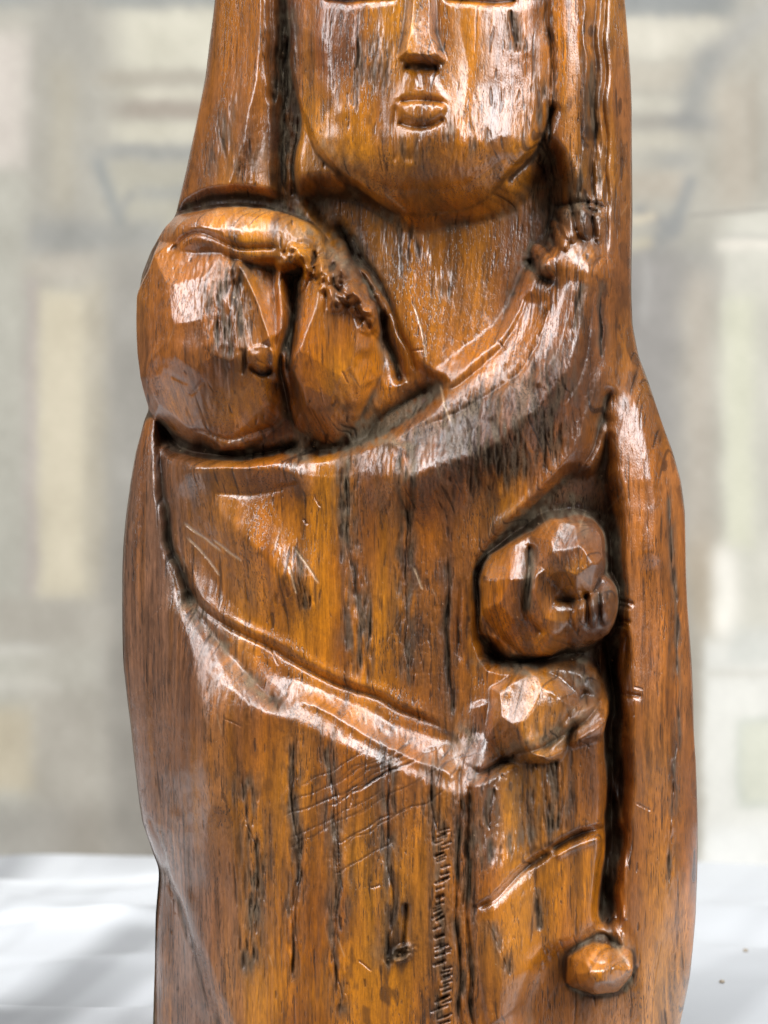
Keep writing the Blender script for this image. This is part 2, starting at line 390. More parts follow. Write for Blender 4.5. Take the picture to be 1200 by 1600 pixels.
seam([(905,440),(895,520)], 1.8, 6, 1.5, 14); seam([(942,430),(940,560)], 2.6, 8, 1.2, 6)
seam([(768,1225),(762,1290)], 2.4, 6, 1.5, 14); seam([(870,1180),(872,1300)], 1.3, 4, 1.5, 12); seam([(855,1200),(858,1290)], 1, 3, 1, 6)
seam([(733,1230),(731,1420),(736,1600)], 1.5, 4, 1.2, 8)
seam([(1048,720),(1060,900),(1064,1080),(1056,1250),(1050,1420)], 1.3, 3, 2.0, 7)
seam([(1034,1300),(1032,1450),(1024,1600)], 1.0, 3, 1.2)
seam([(918,60),(930,200),(925,300)], 1.6, 5, 1.8, 12)
seam([(300,850),(296,900)], .8, 2, 1); seam([(265,1415),(262,1475)], 2.2, 5, 1)
seam([(760,1420),(790,1520)], .8, 3, 1, 10); seam([(832,1380),(838,1460)], 1.0, 3, 1, 10)
seam([(640,30),(640,31)], 1, 0, 0)
crack *= np.clip(ss(-1.1, 0.6, noise(1.3, 14)) + .15, 0, 1)
# comb-like tear-out beside the middle seam
g = np.random.default_rng(29)
for i in range(64):
    y = 1290 + i * 4.9 + g.normal() * 2.6; x = 690 + 5 * math.sin(y / 47) + g.normal() * 5
    if g.uniform() < .22: continue
    line(H, [(x - 9, y + 3), (x + 9, y - 3)], 1.6, -g.uniform(2, 5), smooth=False)
    line(crack, [(x - 9, y + 3), (x + 8, y - 3)], 1.2, g.uniform(.3, .8), smooth=False)
line(rough, [(690,1290),(686,1420),(692,1600)], 13, 0.9)
for (x, y, rx, ry, rt) in [(345,200,18,70,18),(375,250,30,35,10),(640,245,22,26,0),(700,215,36,16,-35),(590,110,26,45,0),(735,235,40,14,-38),(840,180,20,70,8),
        (800,700,60,60,-40),(760,740,60,40,-40),(770,1320,46,22,-15),(800,1315,50,16,-20),(880,660,30,60,30),(850,600,40,60,40),(920,290,26,40,0),(640,380,40,60,0),(700,440,14,26,0),(560,1000,30,60,0),(850,1250,40,60,0),(880,320,60,26,0)]:
    rough += (0.8 * spot(x, y, rx, ry, rt)).astype(np.float32)
for (x, y, rx, ry, rt) in [(350,520,36,100,0),(520,480,30,60,0),(740,640,90,26,-35),(700,700,80,50,-10),(480,930,16,50,0),(860,1130,30,20,0),(330,1090,20,50,0)]:
    rough += (0.45 * spot(x, y, rx, ry, rt)).astype(np.float32)
rough = np.clip(rough, 0, 1)
rn = noise(1.1, 7); rn2 = noise(1.6, 3.2); rn3 = noise(2.4, 11)
H -= rough * (0.7 * rn + 1.0 * rn3 + 0.2 * rn2).astype(np.float32)
pore = np.clip(pore + rough * ss(0.9, 1.9, rn + 0.3 * rn3), 0, 1)
H -= (pore * 1.0 + fine * 0.8 + 0.035 * fibre + 0.12 * fibre2 * (0.3 + band) + 0.02 * rn2).astype(np.float32)
H -= (zone0 * (.30 * noise(1.3, 2.6) + .9 * ss(1.1, 2.2, noise(2.2, 9)) + .7 * ss(1.3, 2.2, noise(5, 3)))).astype(np.float32)
H -= (cut * (0.35 * n3 + 0.4 * noise(3, 5))).astype(np.float32)

# ---- dirt and dust in the hollows, with shade of the creases painted in
Hc = H
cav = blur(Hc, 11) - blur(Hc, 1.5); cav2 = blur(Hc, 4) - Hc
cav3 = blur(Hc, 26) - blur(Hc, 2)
grime_shade = np.clip(ss(6, 30, cav3) * .75 + ss(2, 15, cav) * 0.9 + ss(1.0, 5, cav2) * 0.4, 0, 1)  # dirt plus painted shade, from how deep each hollow lies
dust = np.zeros_like(H)
for (x, y, rx, ry, rt, a) in [(470,700,18,34,0,1.),(590,665,56,24,-28,1.),(660,625,50,16,-28,.9),(700,655,70,12,-24,.5),(545,400,34,50,-20,.5),(470,360,24,10,30,.5),(500,380,40,16,30,.6),(430,325,60,7,0,.5),(310,340,60,8,-20,.4),
        (262,850,9,60,-10,1.),(300,950,16,36,-40,.8),(345,1000,30,14,40,.7),(400,1070,44,12,40,.9),(425,1100,18,10,20,1.),(820,1045,80,14,8,.9),(910,1060,20,30,-20,.7),
        (860,800,60,16,-10,.6),(800,820,40,16,-40,.5),(905,825,20,14,40,.5),(900,1110,24,14,-20,.5),(830,1160,60,12,-18,.8),(880,1140,40,14,-35,.7),(750,1200,22,20,0,.5),(730,1150,20,20,0,.8),(545,770,12,90,0,.5),(635,770,12,70,0,.5),
        (560,690,60,10,0,.5),(610,690,40,8,10,.5),(845,425,14,18,-20,.8),(820,400,16,30,0,.3),(935,1470,36,10,10,.8),(975,1490,10,26,-20,.6),(920,930,50,8,-12,.6),(822,900,10,50,0,.6),(420,250,20,40,0,.4),(550,260,26,16,30,.6),(510,230,20,26,0,.4),(890,280,20,40,0,.3),(600,1480,18,20,0,.4),(395,1400,10,80,0,.35),(740,1300,12,60,0,.3),(770,1310,50,20,0,.3)]:
    dust += (a * spot(x, y, rx, ry, rt)).astype(np.float32)
dust += ss(4, 22, cav3) * np.clip(.50 + .26 * noise(7, 14), 0, .9)
dust = np.clip(dust * (0.75 + 0.35 * noise(2.5, 3.5)) + rough * 0.5 * np.clip(0.5 + rn3 * .6, 0, 1), 0, 1)
black = np.zeros_like(H)  # stains and knots, plus shade painted under and between the forms
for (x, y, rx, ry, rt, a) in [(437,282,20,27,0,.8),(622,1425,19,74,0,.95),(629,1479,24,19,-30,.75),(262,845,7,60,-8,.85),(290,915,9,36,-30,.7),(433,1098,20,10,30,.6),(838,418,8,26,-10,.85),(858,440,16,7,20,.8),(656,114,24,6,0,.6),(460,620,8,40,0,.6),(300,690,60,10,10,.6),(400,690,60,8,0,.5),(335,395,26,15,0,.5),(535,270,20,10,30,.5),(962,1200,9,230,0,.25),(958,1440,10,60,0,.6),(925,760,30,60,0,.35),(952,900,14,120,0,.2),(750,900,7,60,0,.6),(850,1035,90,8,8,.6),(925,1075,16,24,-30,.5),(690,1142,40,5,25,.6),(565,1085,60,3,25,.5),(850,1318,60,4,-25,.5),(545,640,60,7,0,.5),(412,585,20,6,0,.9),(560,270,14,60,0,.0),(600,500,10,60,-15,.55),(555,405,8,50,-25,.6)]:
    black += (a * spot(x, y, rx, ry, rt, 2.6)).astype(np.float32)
line(black, face[4:11], 3.2, .55); line(black, [(560,282),(640,303),(700,300)], 9, .35)  # shade below jaw and chin painted dark
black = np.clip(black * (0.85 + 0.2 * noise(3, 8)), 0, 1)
# knot in the lap
u, v = ell(629, 1479, 18, 12, -35); kr = np.sqrt(u * u + v * v)
H += (5 * np.exp(-(kr - 0.8)**2 * 14) - 4 * np.exp(-kr**2 * 4) + 2.5 * noise(2) * np.exp(-kr**2)).astype(np.float32); dust = np.clip(dust + .8 * np.exp(-kr**4), 0, 1); black *= (1 - .45 * np.exp(-(kr / .75)**4))
line(H, [(634,1400),(632,1440),(632,1468)], 4, -10)

# ---- colour of the varnished oak
def lin(c): return np.array([(x / 255.0 / 12.92) if x <= 10 else ((x / 255.0 + 0.055) / 1.055)**2.4 for x in c], np.float32)
amber = lin((188,106,12)); honey = lin((216,142,30)); brown = lin((98,60,36)); russet = lin((134,76,30)); umber = lin((54,34,23))
grey = lin((130,118,98)); ink = lin((30,20,16)); palec = lin((225,190,150)); dullv = lin((130,90,64))
def L(a, b, t): return a + (b - a) * t[..., None]
base = np.broadcast_to(amber, H.shape + (3,)).astype(np.float32)
base = L(base, honey, np.clip(0.25 + 0.30 * noise(30, 70), 0, 1) * 0.8)
base = L(base, russet, np.clip(0.20 + 0.35 * noise(22, 60) + 0.1 * fibre3, 0, 1))
gold = np.zeros_like(H)
for (x, y, rx, ry, rt, a) in [(650,450,90,120,0,.8),(650,290,140,40,0,.6),(760,60,60,90,0,.4),(300,640,60,50,0,.7),(400,640,70,40,0,.7),(540,590,40,60,0,.7),(500,960,110,90,25,.7),(420,800,100,80,0,.4),(745,1000,14,100,0,.8),(590,1530,160,70,0,.6),(300,1300,40,160,0,.5),(885,905,40,30,0,.8),(860,1000,60,20,0,.6),(860,1400,60,60,0,.5),(890,180,16,150,0,.7),(1030,1300,40,300,0,.4),(780,1470,30,80,0,.5),(930,1520,40,20,0,.4),(380,350,80,20,0,.5)]:
    gold += (a * spot(x, y, rx, ry, rt, 3)).astype(np.float32)
base = L(base, lin((212,130,14)), np.clip(gold * (.75 + .3 * noise(9, 30)), 0, .9))
base = L(base, brown, zone)
flank_sheen = ss(0.45, 0.85, np.abs(Tn)) * ss(600, 800, YY) * (Tn < 0) * 0.85 + ss(.6, .9, np.abs(Tn)) * 0.35  # grazing sheen painted into the wood colour, strongest at left
base = L(base, dullv, np.clip(flank_sheen * (0.8 + .2 * fibre3), 0, 1))
base = L(base, brown, np.clip(band * 0.35 * (0.7 + 0.5 * fibre2), 0, 0.7))
sm_ = np.clip(.55 + .4 * noise(26, 60), .12, 1.1)
base = base * np.clip(1 + 0.13 * fibre3 + sm_ * (0.15 * fibre2 + 0.15 * fibre) + 0.06 * noise(.8, 3), .35, 1.7)[..., None]
strip = ss(.55, 1.25, band + .45 * grain(3.5, 70) + .25 * grain(1.6, 30))
base = L(base, umber, strip * .36 * np.clip(.6 + .5 * noise(30, 80), 0, 1))
mott = ss(.7, 1.8, noise(5, 11) + .5 * noise(2, 6)); base = L(base, umber, mott * np.clip(.22 + .3 * zone + .12 * noise(40), 0, .6))
base = L(base, umber, np.clip(rough * (0.5 + .3 * rn3), 0, 0.8))
base = L(base, umber, grime_shade * 0.9)
base = L(base, grey, np.clip(dust * .75, 0, 1))
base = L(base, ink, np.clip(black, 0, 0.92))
base = L(base, ink, np.clip(np.maximum(pore * 0.72, np.maximum(fine, crack * 0.9)), 0, 0.9))
base = L(base, umber, np.clip(scr, 0, 1)); base = L(base, palec, np.clip(pale, 0, 1))
mote = ss(3.6, 4.2, noise(.75) + .9 * np.clip(dust + grime_shade, 0, 1)); base = L(base, palec, mote * .9)
base = np.clip(base * .88, 0.004, 0.9)
# varnish film: full on smooth wood, gone under dust, broken over pores
gloss = np.clip(1 - dust * 0.9 - black * 0.35 - pore * 0.35 - grime_shade * 0.55 - rough * 0.3 - zone * .25 + .12 * noise(14, 30) - .06, 0.04, 1).astype(np.float32)
print('plan', round(time.time() - T0, 1))

# ================================================================== which piece of the carving a spot belongs to
LAB = np.zeros(H.shape, np.int16)
NAMES = ['robe']
def region(name, pts, smooth=True):
    p = curve(pts, True, 5) if smooth else np.array(pts, float); sl = box(p, 2)
    NAMES.append(name); m = inside(p, sl); sub = LAB[sl]; sub[m] = len(NAMES) - 1
region('veil', [(100,-400),(1200,-400),(1200,1700),(1075,1700),(985,1560),(962,1440),(964,1200),(966,900),(952,640),(948,330),(950,0),(900,-220),(655,-290),(440,-200),(424,0),(424,200),(400,318),(260,350),(100,350)], False)
region('hair_lock', [(424,-120),(444,-80),(446,0),(455,100),(474,185),(470,320),(400,318),(424,200)], False)
region('hair_lock', [(948,-120),(950,0),(948,325),(870,322),(858,235),(858,160),(863,0),(858,-120)], False)
region('chest', neck)
region('face', [(440,-250)] + face[1:-1] + [(870,-250)], False)
region('nose', nose, False)
region('lower_lip', [(618,168),(655,166),(692,170),(690,188),(668,202),(640,203),(620,192)])
region('child_arm', arm)
region('child_hand', [(826,330),(870,318),(946,322),(946,400),(905,402),(862,446),(834,436)], False)
region('child_robe', [(240,655),(300,700),(450,700),(600,680),(700,660),(760,700),(740,860),(750,950),(760,1040),(740,1200),(715,1150),(560,1085),(430,1025),(330,965),(276,890),(254,780)], False)
region('lap_drapery', [(262,900),(330,970),(430,1030),(560,1090),(700,1148),(722,1215),(722,1700),(370,1700),(325,1545),(285,1420),(240,1330),(225,1270),(240,1100)], False)
region('sleeve', slv, False)
region('skirt_panel', low, False)
region('knee', [(742,1205),(745,1100),(770,1060),(830,1045),(900,1060),(942,1090),(900,1130),(850,1168),(800,1185)])
region('child_head', [(200,500),(216,400),(262,335),(400,312),(480,345),(560,385),(600,470),(606,580),(585,650),(540,695),(440,706),(300,704),(236,655)])
region('child_nose', [(380,410),(430,550),(436,595),(405,592),(388,560),(398,520)], False)
region('hand', [(740,900),(752,860),(800,830),(850,805),(900,808),(945,850),(964,930),(945,990),(890,1028),(830,1030),(770,992)])
region('thumb', [(822,870),(850,825),(885,808),(930,835),(946,875),(935,905),(890,930),(850,925)])
region('foot', [(878,1512),(912,1480),(948,1455),(975,1480),(992,1520),(974,1545),(935,1556),(892,1547)])
region('knot', [(610,1480),(620,1464),(640,1462),(650,1476),(640,1492),(618,1496)])

LAB[(LAB == 0) & (XX0 > 560)] = len(NAMES); NAMES.append('underrobe')
# ================================================================== mesh from the plan
def bil(a, x, y):
    fx = np.clip(x - RX0, 0, NXr - 1.001); fy = np.clip(y - RY0, 0, NYr - 1.001)
    i = fx.astype(np.int32); j = fy.astype(np.int32); u = (fx - i); v = (fy - j)
    if a.ndim == 3: u = u[..., None]; v = v[..., None]
    return (a[j, i] * (1 - u) + a[j, i + 1] * u) * (1 - v) + (a[j + 1, i] * (1 - u) + a[j + 1, i + 1] * u) * v
NC = 800
tt = np.sin(np.linspace(-math.pi / 2, math.pi / 2, 6001)); hh = prof(tt)
arc = np.concatenate([[0], np.cumsum(np.hypot(np.diff(tt) * 430, np.diff(hh) * 230))]); arc /= arc[-1]
tcol = np.interp(np.linspace(0, 1, NC), arc, tt); pcol = prof(tcol); pcol[0] = pcol[-1] = 0
rows = np.concatenate([np.linspace(-338, -20, 90, endpoint=False), np.linspace(-20, 1612, 1190, endpoint=False), np.linspace(1612, 1656, 14)])
NR = len(rows)
cxr = np.interp(rows, gy, CX); hwr = np.interp(rows, gy, HW); dfr = np.interp(rows, gy, DFy)
Xf = cxr[:, None] + hwr[:, None] * tcol[None, :]; Yf = np.repeat(rows[:, None], NC, 1)
fadeT = np.clip(pcol / 0.22, 0, 1); fadeT = fadeT * fadeT * (3 - 2 * fadeT)
topf = ss(-320, -200, rows)
Rel = H - P0
Pf = dfr[:, None] * pcol[None, :]
Hf = Pf + bil(Rel, Xf, Yf) * (fadeT[None, :] * 0.93 + 0.07 * (pcol > 0)) * topf[:, None]
# roughen the silhouette a little
Xf = Xf + (np.sign(tcol) * (1 - fadeT))[None, :] * bil(noise(6, 30) * 0.5 + noise(20, 60) * 0.8, Xf, Yf)
# back half
NB = 66
ang = np.linspace(0, math.pi, NB + 2)[1:-1]
tb = np.cos(ang); pb = -np.sin(ang)**0.85 * 0.95
Xb = cxr[:, None] + hwr[:, None] * tb[None, :]; Hb = dfr[:, None] * pb[None, :] * (1 + 0.02 * np.sin(rows[:, None] / 90))
Xa = np.concatenate([Xf, Xb], 1); Ha = np.concatenate([Hf, Hb], 1); Ya = np.repeat(rows[:, None], NC + NB, 1)
NA = NC + NB
V = np.stack([(Xa - 600) * S, -Ha * S, (800 - Ya) * S], -1).reshape(-1, 3).astype(np.float32)
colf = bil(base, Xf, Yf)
glf = bil(gloss, Xf, Yf)
mirror = np.concatenate([colf[:, -1:, :].repeat(NB // 2, 1), colf[:, :1, :].repeat(NB - NB // 2, 1)], 1)
mirror = mirror * 0 + dullv * 0.9
COL = np.concatenate([colf, mirror], 1).reshape(-1, 3); GL = np.concatenate([glf, np.full((NR, NB), .8)], 1).reshape(-1)
labf = LAB[np.clip(Yf - RY0, 0, NYr - 1).astype(int), np.clip(Xf - RX0, 0, NXr - 1).astype(int)]
veil_id = NAMES.index('veil'); labb = np.full((NR, NB), veil_id); labb[rows > 640, NB // 2:] = 0
lab = np.concatenate([labf, labb], 1)
# vertex normals from the whole surface so that pieces join without a seam
Pg = V.reshape(NR, NA, 3)
du = np.roll(Pg, -1, 1) - np.roll(Pg, 1, 1); dv = np.gradient(Pg, axis=0)
Nn = np.cross(dv, du); Nn /= np.linalg.norm(Nn, axis=-1, keepdims=True) + 1e-12
cen = Pg.mean(1, keepdims=True); sgn = np.sign((Nn * (Pg - cen)).sum()); Nn = (Nn * sgn).reshape(-1, 3).astype(np.float32)
i0 = np.arange(NR - 1)[:, None] * NA; j = np.arange(NA)[None, :]; j2 = (j + 1) % NA
Q = np.stack([i0 + j, i0 + NA + j, i0 + NA + j2, i0 + j2], -1).reshape(-1, 4)
# a piece is one connected patch; slivers join the patch beside them
ql2 = lab[:-1, :].copy()
def patches(g_):
    R_, par_, rowr = [], [], []
    def find(a):
        while par_[a] != a: par_[a] = par_[par_[a]]; a = par_[a]
        return a
    for r in range(g_.shape[0]):
        cut_ = np.flatnonzero(np.diff(g_[r])) + 1; st = np.concatenate([[0], cut_]); en = np.concatenate([cut_, [g_.shape[1]]]); cur = []
        for a, b in zip(st, en): cur.append(len(R_)); par_.append(len(R_)); R_.append((r, int(a), int(b), int(g_[r, a])))
        if r:
            p_ = 0
            for c_ in cur:
                while p_ < len(prev) and R_[prev[p_]][2] <= R_[c_][1]: p_ += 1
                q_ = p_
                while q_ < len(prev) and R_[prev[q_]][1] < R_[c_][2]:
                    if R_[prev[q_]][3] == R_[c_][3]: par_[find(c_)] = find(prev[q_])
                    q_ += 1
        if g_[r, 0] == g_[r, -1]: par_[find(cur[0])] = find(cur[-1])
        prev = cur
    rt = [find(i) for i in range(len(R_))]; size = {}
    for i, (r, a, b, l) in enumerate(R_): size[rt[i]] = size.get(rt[i], 0) + b - a
    return R_, rt, size
for _ in range(2):
    R_, rt, size = patches(ql2)
    for i, (r, a, b, l) in enumerate(R_):
        if size[rt[i]] < (60 if NAMES[l] in ('knot', 'lower_lip', 'child_nose') else 3000) and a > 0: ql2[r, a:b] = ql2[r, a - 1]
R_, rt, size = patches(ql2); roots = {k_: i_ for i_, k_ in enumerate(size)}
for i, (r, a, b, l) in enumerate(R_): ql2[r, a:b] = roots[rt[i]]
PNAME = {}
for i, (r, a, b, l) in enumerate(R_): PNAME[roots[rt[i]]] = NAMES[l]
ql = ql2.reshape(-1); print('pieces', [(PNAME[roots[k_]], v_) for k_, v_ in size.items()])

# ---- material
def nodes(m):
    m.use_nodes = True; n = m.node_tree; return n, n.nodes['Principled BSDF']
oak = bpy.data.materials.new('varnished_oak'); n, pr = nodes(oak)
ac = n.nodes.new('ShaderNodeVertexColor'); ac.layer_name = 'wood'
ag = n.nodes.new('ShaderNodeAttribute'); ag.attribute_name = 'varnish'
tc = n.nodes.new('ShaderNodeTexCoord'); mp_ = n.nodes.new('ShaderNodeMapping'); mp_.inputs['Scale'].default_value = (5200, 5200, 420)
nz_ = n.nodes.new('ShaderNodeTexNoise'); nz_.inputs['Scale'].default_value = 1; nz_.inputs['Detail'].default_value = 3
n.links.new(tc.outputs['Object'], mp_.inputs[0]); n.links.new(mp_.outputs[0], nz_.inputs[0])
mr = n.nodes.new('ShaderNodeMapRange'); mr.inputs[1].default_value = .3; mr.inputs[2].default_value = .7; mr.inputs[3].default_value = .8; mr.inputs[4].default_value = 1.2
n.links.new(nz_.outputs[0], mr.inputs[0])
mx = n.nodes.new('ShaderNodeMix'); mx.data_type = 'RGBA'; mx.blend_type = 'MULTIPLY'; mx.inputs[0].default_value = 1
n.links.new(ac.outputs[0], mx.inputs[6]); n.links.new(mr.outputs[0], mx.inputs[7]); n.links.new(mx.outputs[2], pr.inputs['Base Color'])
def fnoise(scale, detail, lo, hi, out0, out1, seed):
    m_ = n.nodes.new('ShaderNodeMapping'); m_.inputs['Scale'].default_value = scale; m_.inputs['Location'].default_value = (seed, seed * 2, seed)
    t_ = n.nodes.new('ShaderNodeTexNoise'); t_.inputs['Scale'].default_value = 1; t_.inputs['Detail'].default_value = detail
    r_ = n.nodes.new('ShaderNodeMapRange'); r_.interpolation_type = 'SMOOTHSTEP'
    for q_, v_ in zip((1, 2, 3, 4), (lo, hi, out0, out1)): r_.inputs[q_].default_value = v_
    n.links.new(tc.outputs['Object'], m_.inputs[0]); n.links.new(m_.outputs[0], t_.inputs[0]); n.links.new(t_.outputs[0], r_.inputs[0]); return r_.outputs[0]
def mth(op, a, b):
    m_ = n.nodes.new('ShaderNodeMath'); m_.operation = op
    for q_, v_ in ((0, a), (1, b)):
        if isinstance(v_, (int, float)): m_.inputs[q_].default_value = v_
        else: n.links.new(v_, m_.inputs[q_])
    return m_.outputs[0]
vessel = fnoise((3600, 3600, 260), 1.5, .60, .68, 0, 1, 3.1)           # hair-fine open vessels
vessel2 = fnoise((5200, 5200, 620), 1, .62, .69, 0, 1, 7.7)
leather = fnoise((3800, 3800, 2600), 3, .3, .7, 0, 1, 1.3)             # wrinkled old varnish
region_ = fnoise((160, 160, 60), 2, .42, .6, .25, 1, 5.0)
ves = mth('MULTIPLY', mth('MAXIMUM', vessel, vessel2), region_)
mx2 = n.nodes.new('ShaderNodeMix'); mx2.data_type = 'RGBA'; mx2.inputs[7].default_value = (.018, .010, .006, 1)
n.links.new(mth('MULTIPLY', ves, .72), mx2.inputs[0]); n.links.new(mx.outputs[2], mx2.inputs[6]); n.links.new(mx2.outputs[2], pr.inputs['Base Color'])
hgt = mth('SUBTRACT', mth('ADD', mth('MULTIPLY', nz_.outputs[0], .30), mth('MULTIPLY', leather, .22)), mth('MULTIPLY', ves, .9))
bp = n.nodes.new('ShaderNodeBump'); bp.inputs['Strength'].default_value = .55; bp.inputs['Distance'].default_value = 0.00012
n.links.new(hgt, bp.inputs['Height']); n.links.new(bp.outputs[0], pr.inputs['Normal'])
bpc = n.nodes.new('ShaderNodeBump'); bpc.inputs['Strength'].default_value = .5; bpc.inputs['Distance'].default_value = 0.00009
n.links.new(hgt, bpc.inputs['Height']); n.links.new(bpc.outputs[0], pr.inputs['Coat Normal'])
pr.inputs['Roughness'].default_value = 0.5; pr.inputs['Specular IOR Level'].default_value = 0.12
n.links.new(ag.outputs['Fac'], pr.inputs['Coat Weight'])
rr_ = n.nodes.new('ShaderNodeMapRange'); rr_.inputs[3].default_value = .5; rr_.inputs[4].default_value = .20
n.links.new(ag.outputs['Fac'], rr_.inputs[0]); n.links.new(rr_.outputs[0], pr.inputs['Coat Roughness'])
pr.inputs['Coat IOR'].default_value = 1.95

def link(name, me, parent=None):
    o = bpy.data.objects.new(name, me); sc.collection.objects.link(o)
    if parent: o.parent = parent
    return o
base_pt = np.array([(float(cxr[-1]) - 600) * S, 0, FLOOR], np.float32)
root = link('wooden_statuette', None); root.location = base_pt.tolist()
root['label'] = 'dark amber varnished oak carving of a veiled woman holding a small child'; root['category'] = 'statuette'
PARENT = {'nose': 'face', 'lower_lip': 'face', 'child_nose': 'child_head', 'thumb': 'hand', 'knot': 'lap_drapery', 'child_hand': 'child_arm'}
made = {}
def build(name, idx):
    q = Q[ql == idx]
    if len(q) == 0: return None
    uq, inv = np.unique(q, return_inverse=True); f = inv.reshape(-1, 4)
    me = bpy.data.meshes.new(name)
    me.vertices.add(len(uq)); me.vertices.foreach_set('co', (V[uq] - base_pt).ravel())
    me.loops.add(f.size); me.loops.foreach_set('vertex_index', f.ravel().astype(np.int32))
    me.polygons.add(len(f)); me.polygons.foreach_set('loop_start', (np.arange(len(f)) * 4).astype(np.int32))
    me.update(calc_edges=True)
    me.polygons.foreach_set('use_smooth', np.ones(len(f), bool))
    ca = me.color_attributes.new('wood', 'FLOAT_COLOR', 'POINT')
    ca.data.foreach_set('color', np.concatenate([COL[uq], np.ones((len(uq), 1))], 1).astype(np.float32).ravel())
    at = me.attributes.new('varnish', 'FLOAT', 'POINT'); at.data.foreach_set('value', GL[uq].astype(np.float32))
    me.normals_split_custom_set_from_vertices(Nn[uq].tolist())
    me.materials.append(oak)
    o = link(name, me, root); made.setdefault(name, o); return o
for idx, name in PNAME.items(): build(name, idx)
for c, p in PARENT.items():
    for o_ in list(root.children):
        if o_.name.split('.')[0] == c and p in made: o_.parent = made[p]
for name, lb in {'veil': 'long smooth veil falling past both shoulders', 'knot': 'small grey weathered knot'}.items(): made[name]['label'] = lb
print('carving', round(time.time() - T0, 1), 'faces', len(Q))

# ================================================================== table cloth
rng2 = np.random.default_rng(5)
def vnoise(x, y, sx, sy, seed):
    g_ = np.random.default_rng(seed); G = g_.uniform(-1, 1, (64, 64)); u = x / sx; v = y / sy
    i = np.floor(u).astype(int); j_ = np.floor(v).astype(int); fu = u - i; fv = v - j_; fu = fu * fu * (3 - 2 * fu); fv = fv * fv * (3 - 2 * fv)
    a = G[i % 64, j_ % 64]; b = G[(i + 1) % 64, j_ % 64]; c = G[i % 64, (j_ + 1) % 64]; d_ = G[(i + 1) % 64, (j_ + 1) % 64]
    return (a * (1 - fu) + b * fu) * (1 - fv) + (c * (1 - fu) + d_ * fu) * fv
def grid(name, X, Y, Z, mat, parent=None, cols=None):
    r, c = X.shape; me = bpy.data.meshes.new(name)
    v = np.stack([X, Y, Z], -1).reshape(-1, 3); i = np.arange(r - 1)[:, None] * c; jj = np.arange(c - 1)[None, :]
    f = np.stack([i + jj, i + jj + 1, i + c + jj + 1, i + c + jj], -1).reshape(-1, 4)
    me.from_pydata(v.tolist(), [], f.tolist()); me.polygons.foreach_set('use_smooth', np.ones(len(f), bool)); me.update()
    if cols is not None:
        ca = me.color_attributes.new('print', 'FLOAT_COLOR', 'POINT')
        ca.data.foreach_set('color', np.concatenate([cols.reshape(-1, 3), np.ones((r * c, 1))], 1).astype(np.float32).ravel())
    me.materials.append(mat); return link(name, me, parent)
cl = bpy.data.materials.new('white_cotton'); n, pr = nodes(cl)
pr.inputs['Base Color'].default_value = (.50, .515, .55, 1); pr.inputs['Roughness'].default_value = .8; pr.inputs['Sheen Weight'].default_value = .1
vcl = n.nodes.new('ShaderNodeVertexColor'); vcl.layer_name = 'print'; n.links.new(vcl.outputs[0], pr.inputs['Base Color'])  # cloth layer holds painted light bands and shade streaks
tc = n.nodes.new('ShaderNodeTexCoord'); wn = n.nodes.new('ShaderNodeTexNoise'); wn.inputs['Scale'].default_value = 2500
bp = n.nodes.new('ShaderNodeBump'); bp.inputs['Strength'].default_value = .15; bp.inputs['Distance'].default_value = .0003
n.links.new(tc.outputs['Object'], wn.inputs[0]); n.links.new(wn.outputs[0], bp.inputs['Height']); n.links.new(bp.outputs[0], pr.inputs['Normal'])
xs = np.linspace(-.34, .34, 420); ys = np.linspace(-.034, WALLY + .04, 300)
CXg, CYg = np.meshgrid(xs, ys)
leftw = 1 / (1 + np.exp((CXg - .0) / .02))
Zc = 0.0030 * vnoise(CXg + .5, CYg + CXg * .8 + .6, .10, .045, 1) + 0.0012 * vnoise(CXg + .5, CYg + .6, .05, .03, 2)
for (y0, sl_, wd, hh_, sd) in [(.050, .10, .016, .0065, 1), (.206, .05, .018, .007, 2), (.319, -.05, .016, .006, 3), (.11, .9, .014, .004, 4), (.18, 1.1, .013, .004, 5), (.27, .8, .014, .0045, 6), (.02, .7, .012, .003, 7)]:
    yy_ = CYg - y0 - sl_ * (CXg + .09) - .006 * vnoise(CXg + 1, CYg * 0 + 1, .06, 1, sd)
    Zc = Zc + .35 * hh_ * np.exp(-np.abs(yy_ / wd)**1.6) * (.35 + .65 * leftw)
near = np.exp(-((CXg / .07)**2 + (CYg / .06)**2)**2); Zc = Zc * (1 - near)
Zc = np.maximum(Zc, -.0028) - .0006
dd = CYg / S + FOC + REF; iy_ = 800 + 856 * FOC / dd; ix_ = 600 + CXg / S * FOC / dd       # where each cloth point falls in the camera's view
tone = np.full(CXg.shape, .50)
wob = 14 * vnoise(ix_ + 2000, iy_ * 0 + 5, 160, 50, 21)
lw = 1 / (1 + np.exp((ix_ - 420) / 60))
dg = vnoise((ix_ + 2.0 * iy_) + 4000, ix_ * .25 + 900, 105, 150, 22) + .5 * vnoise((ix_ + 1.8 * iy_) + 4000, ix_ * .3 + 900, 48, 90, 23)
tone -= .27 * lw * np.clip(.45 + .8 * dg, 0, 1) + .09 * (1 - lw) * np.clip(.2 + dg, 0, 1)  # soft shade streaks painted into the cloth colour, faint at right
for (yc, hw_, a_) in [(1378, 9, .22), (1448, 9, .26), (1576, 11, .26), (1500, 7, .06)]:  # bands of bright light painted across the left side
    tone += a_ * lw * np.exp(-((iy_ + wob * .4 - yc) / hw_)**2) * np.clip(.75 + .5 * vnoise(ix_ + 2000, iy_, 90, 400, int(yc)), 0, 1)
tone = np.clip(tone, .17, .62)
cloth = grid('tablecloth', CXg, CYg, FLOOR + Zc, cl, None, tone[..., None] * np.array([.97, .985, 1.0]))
cloth['label'] = 'softly rumpled white cloth spread under the wooden carving'; cloth['category'] = 'cloth'
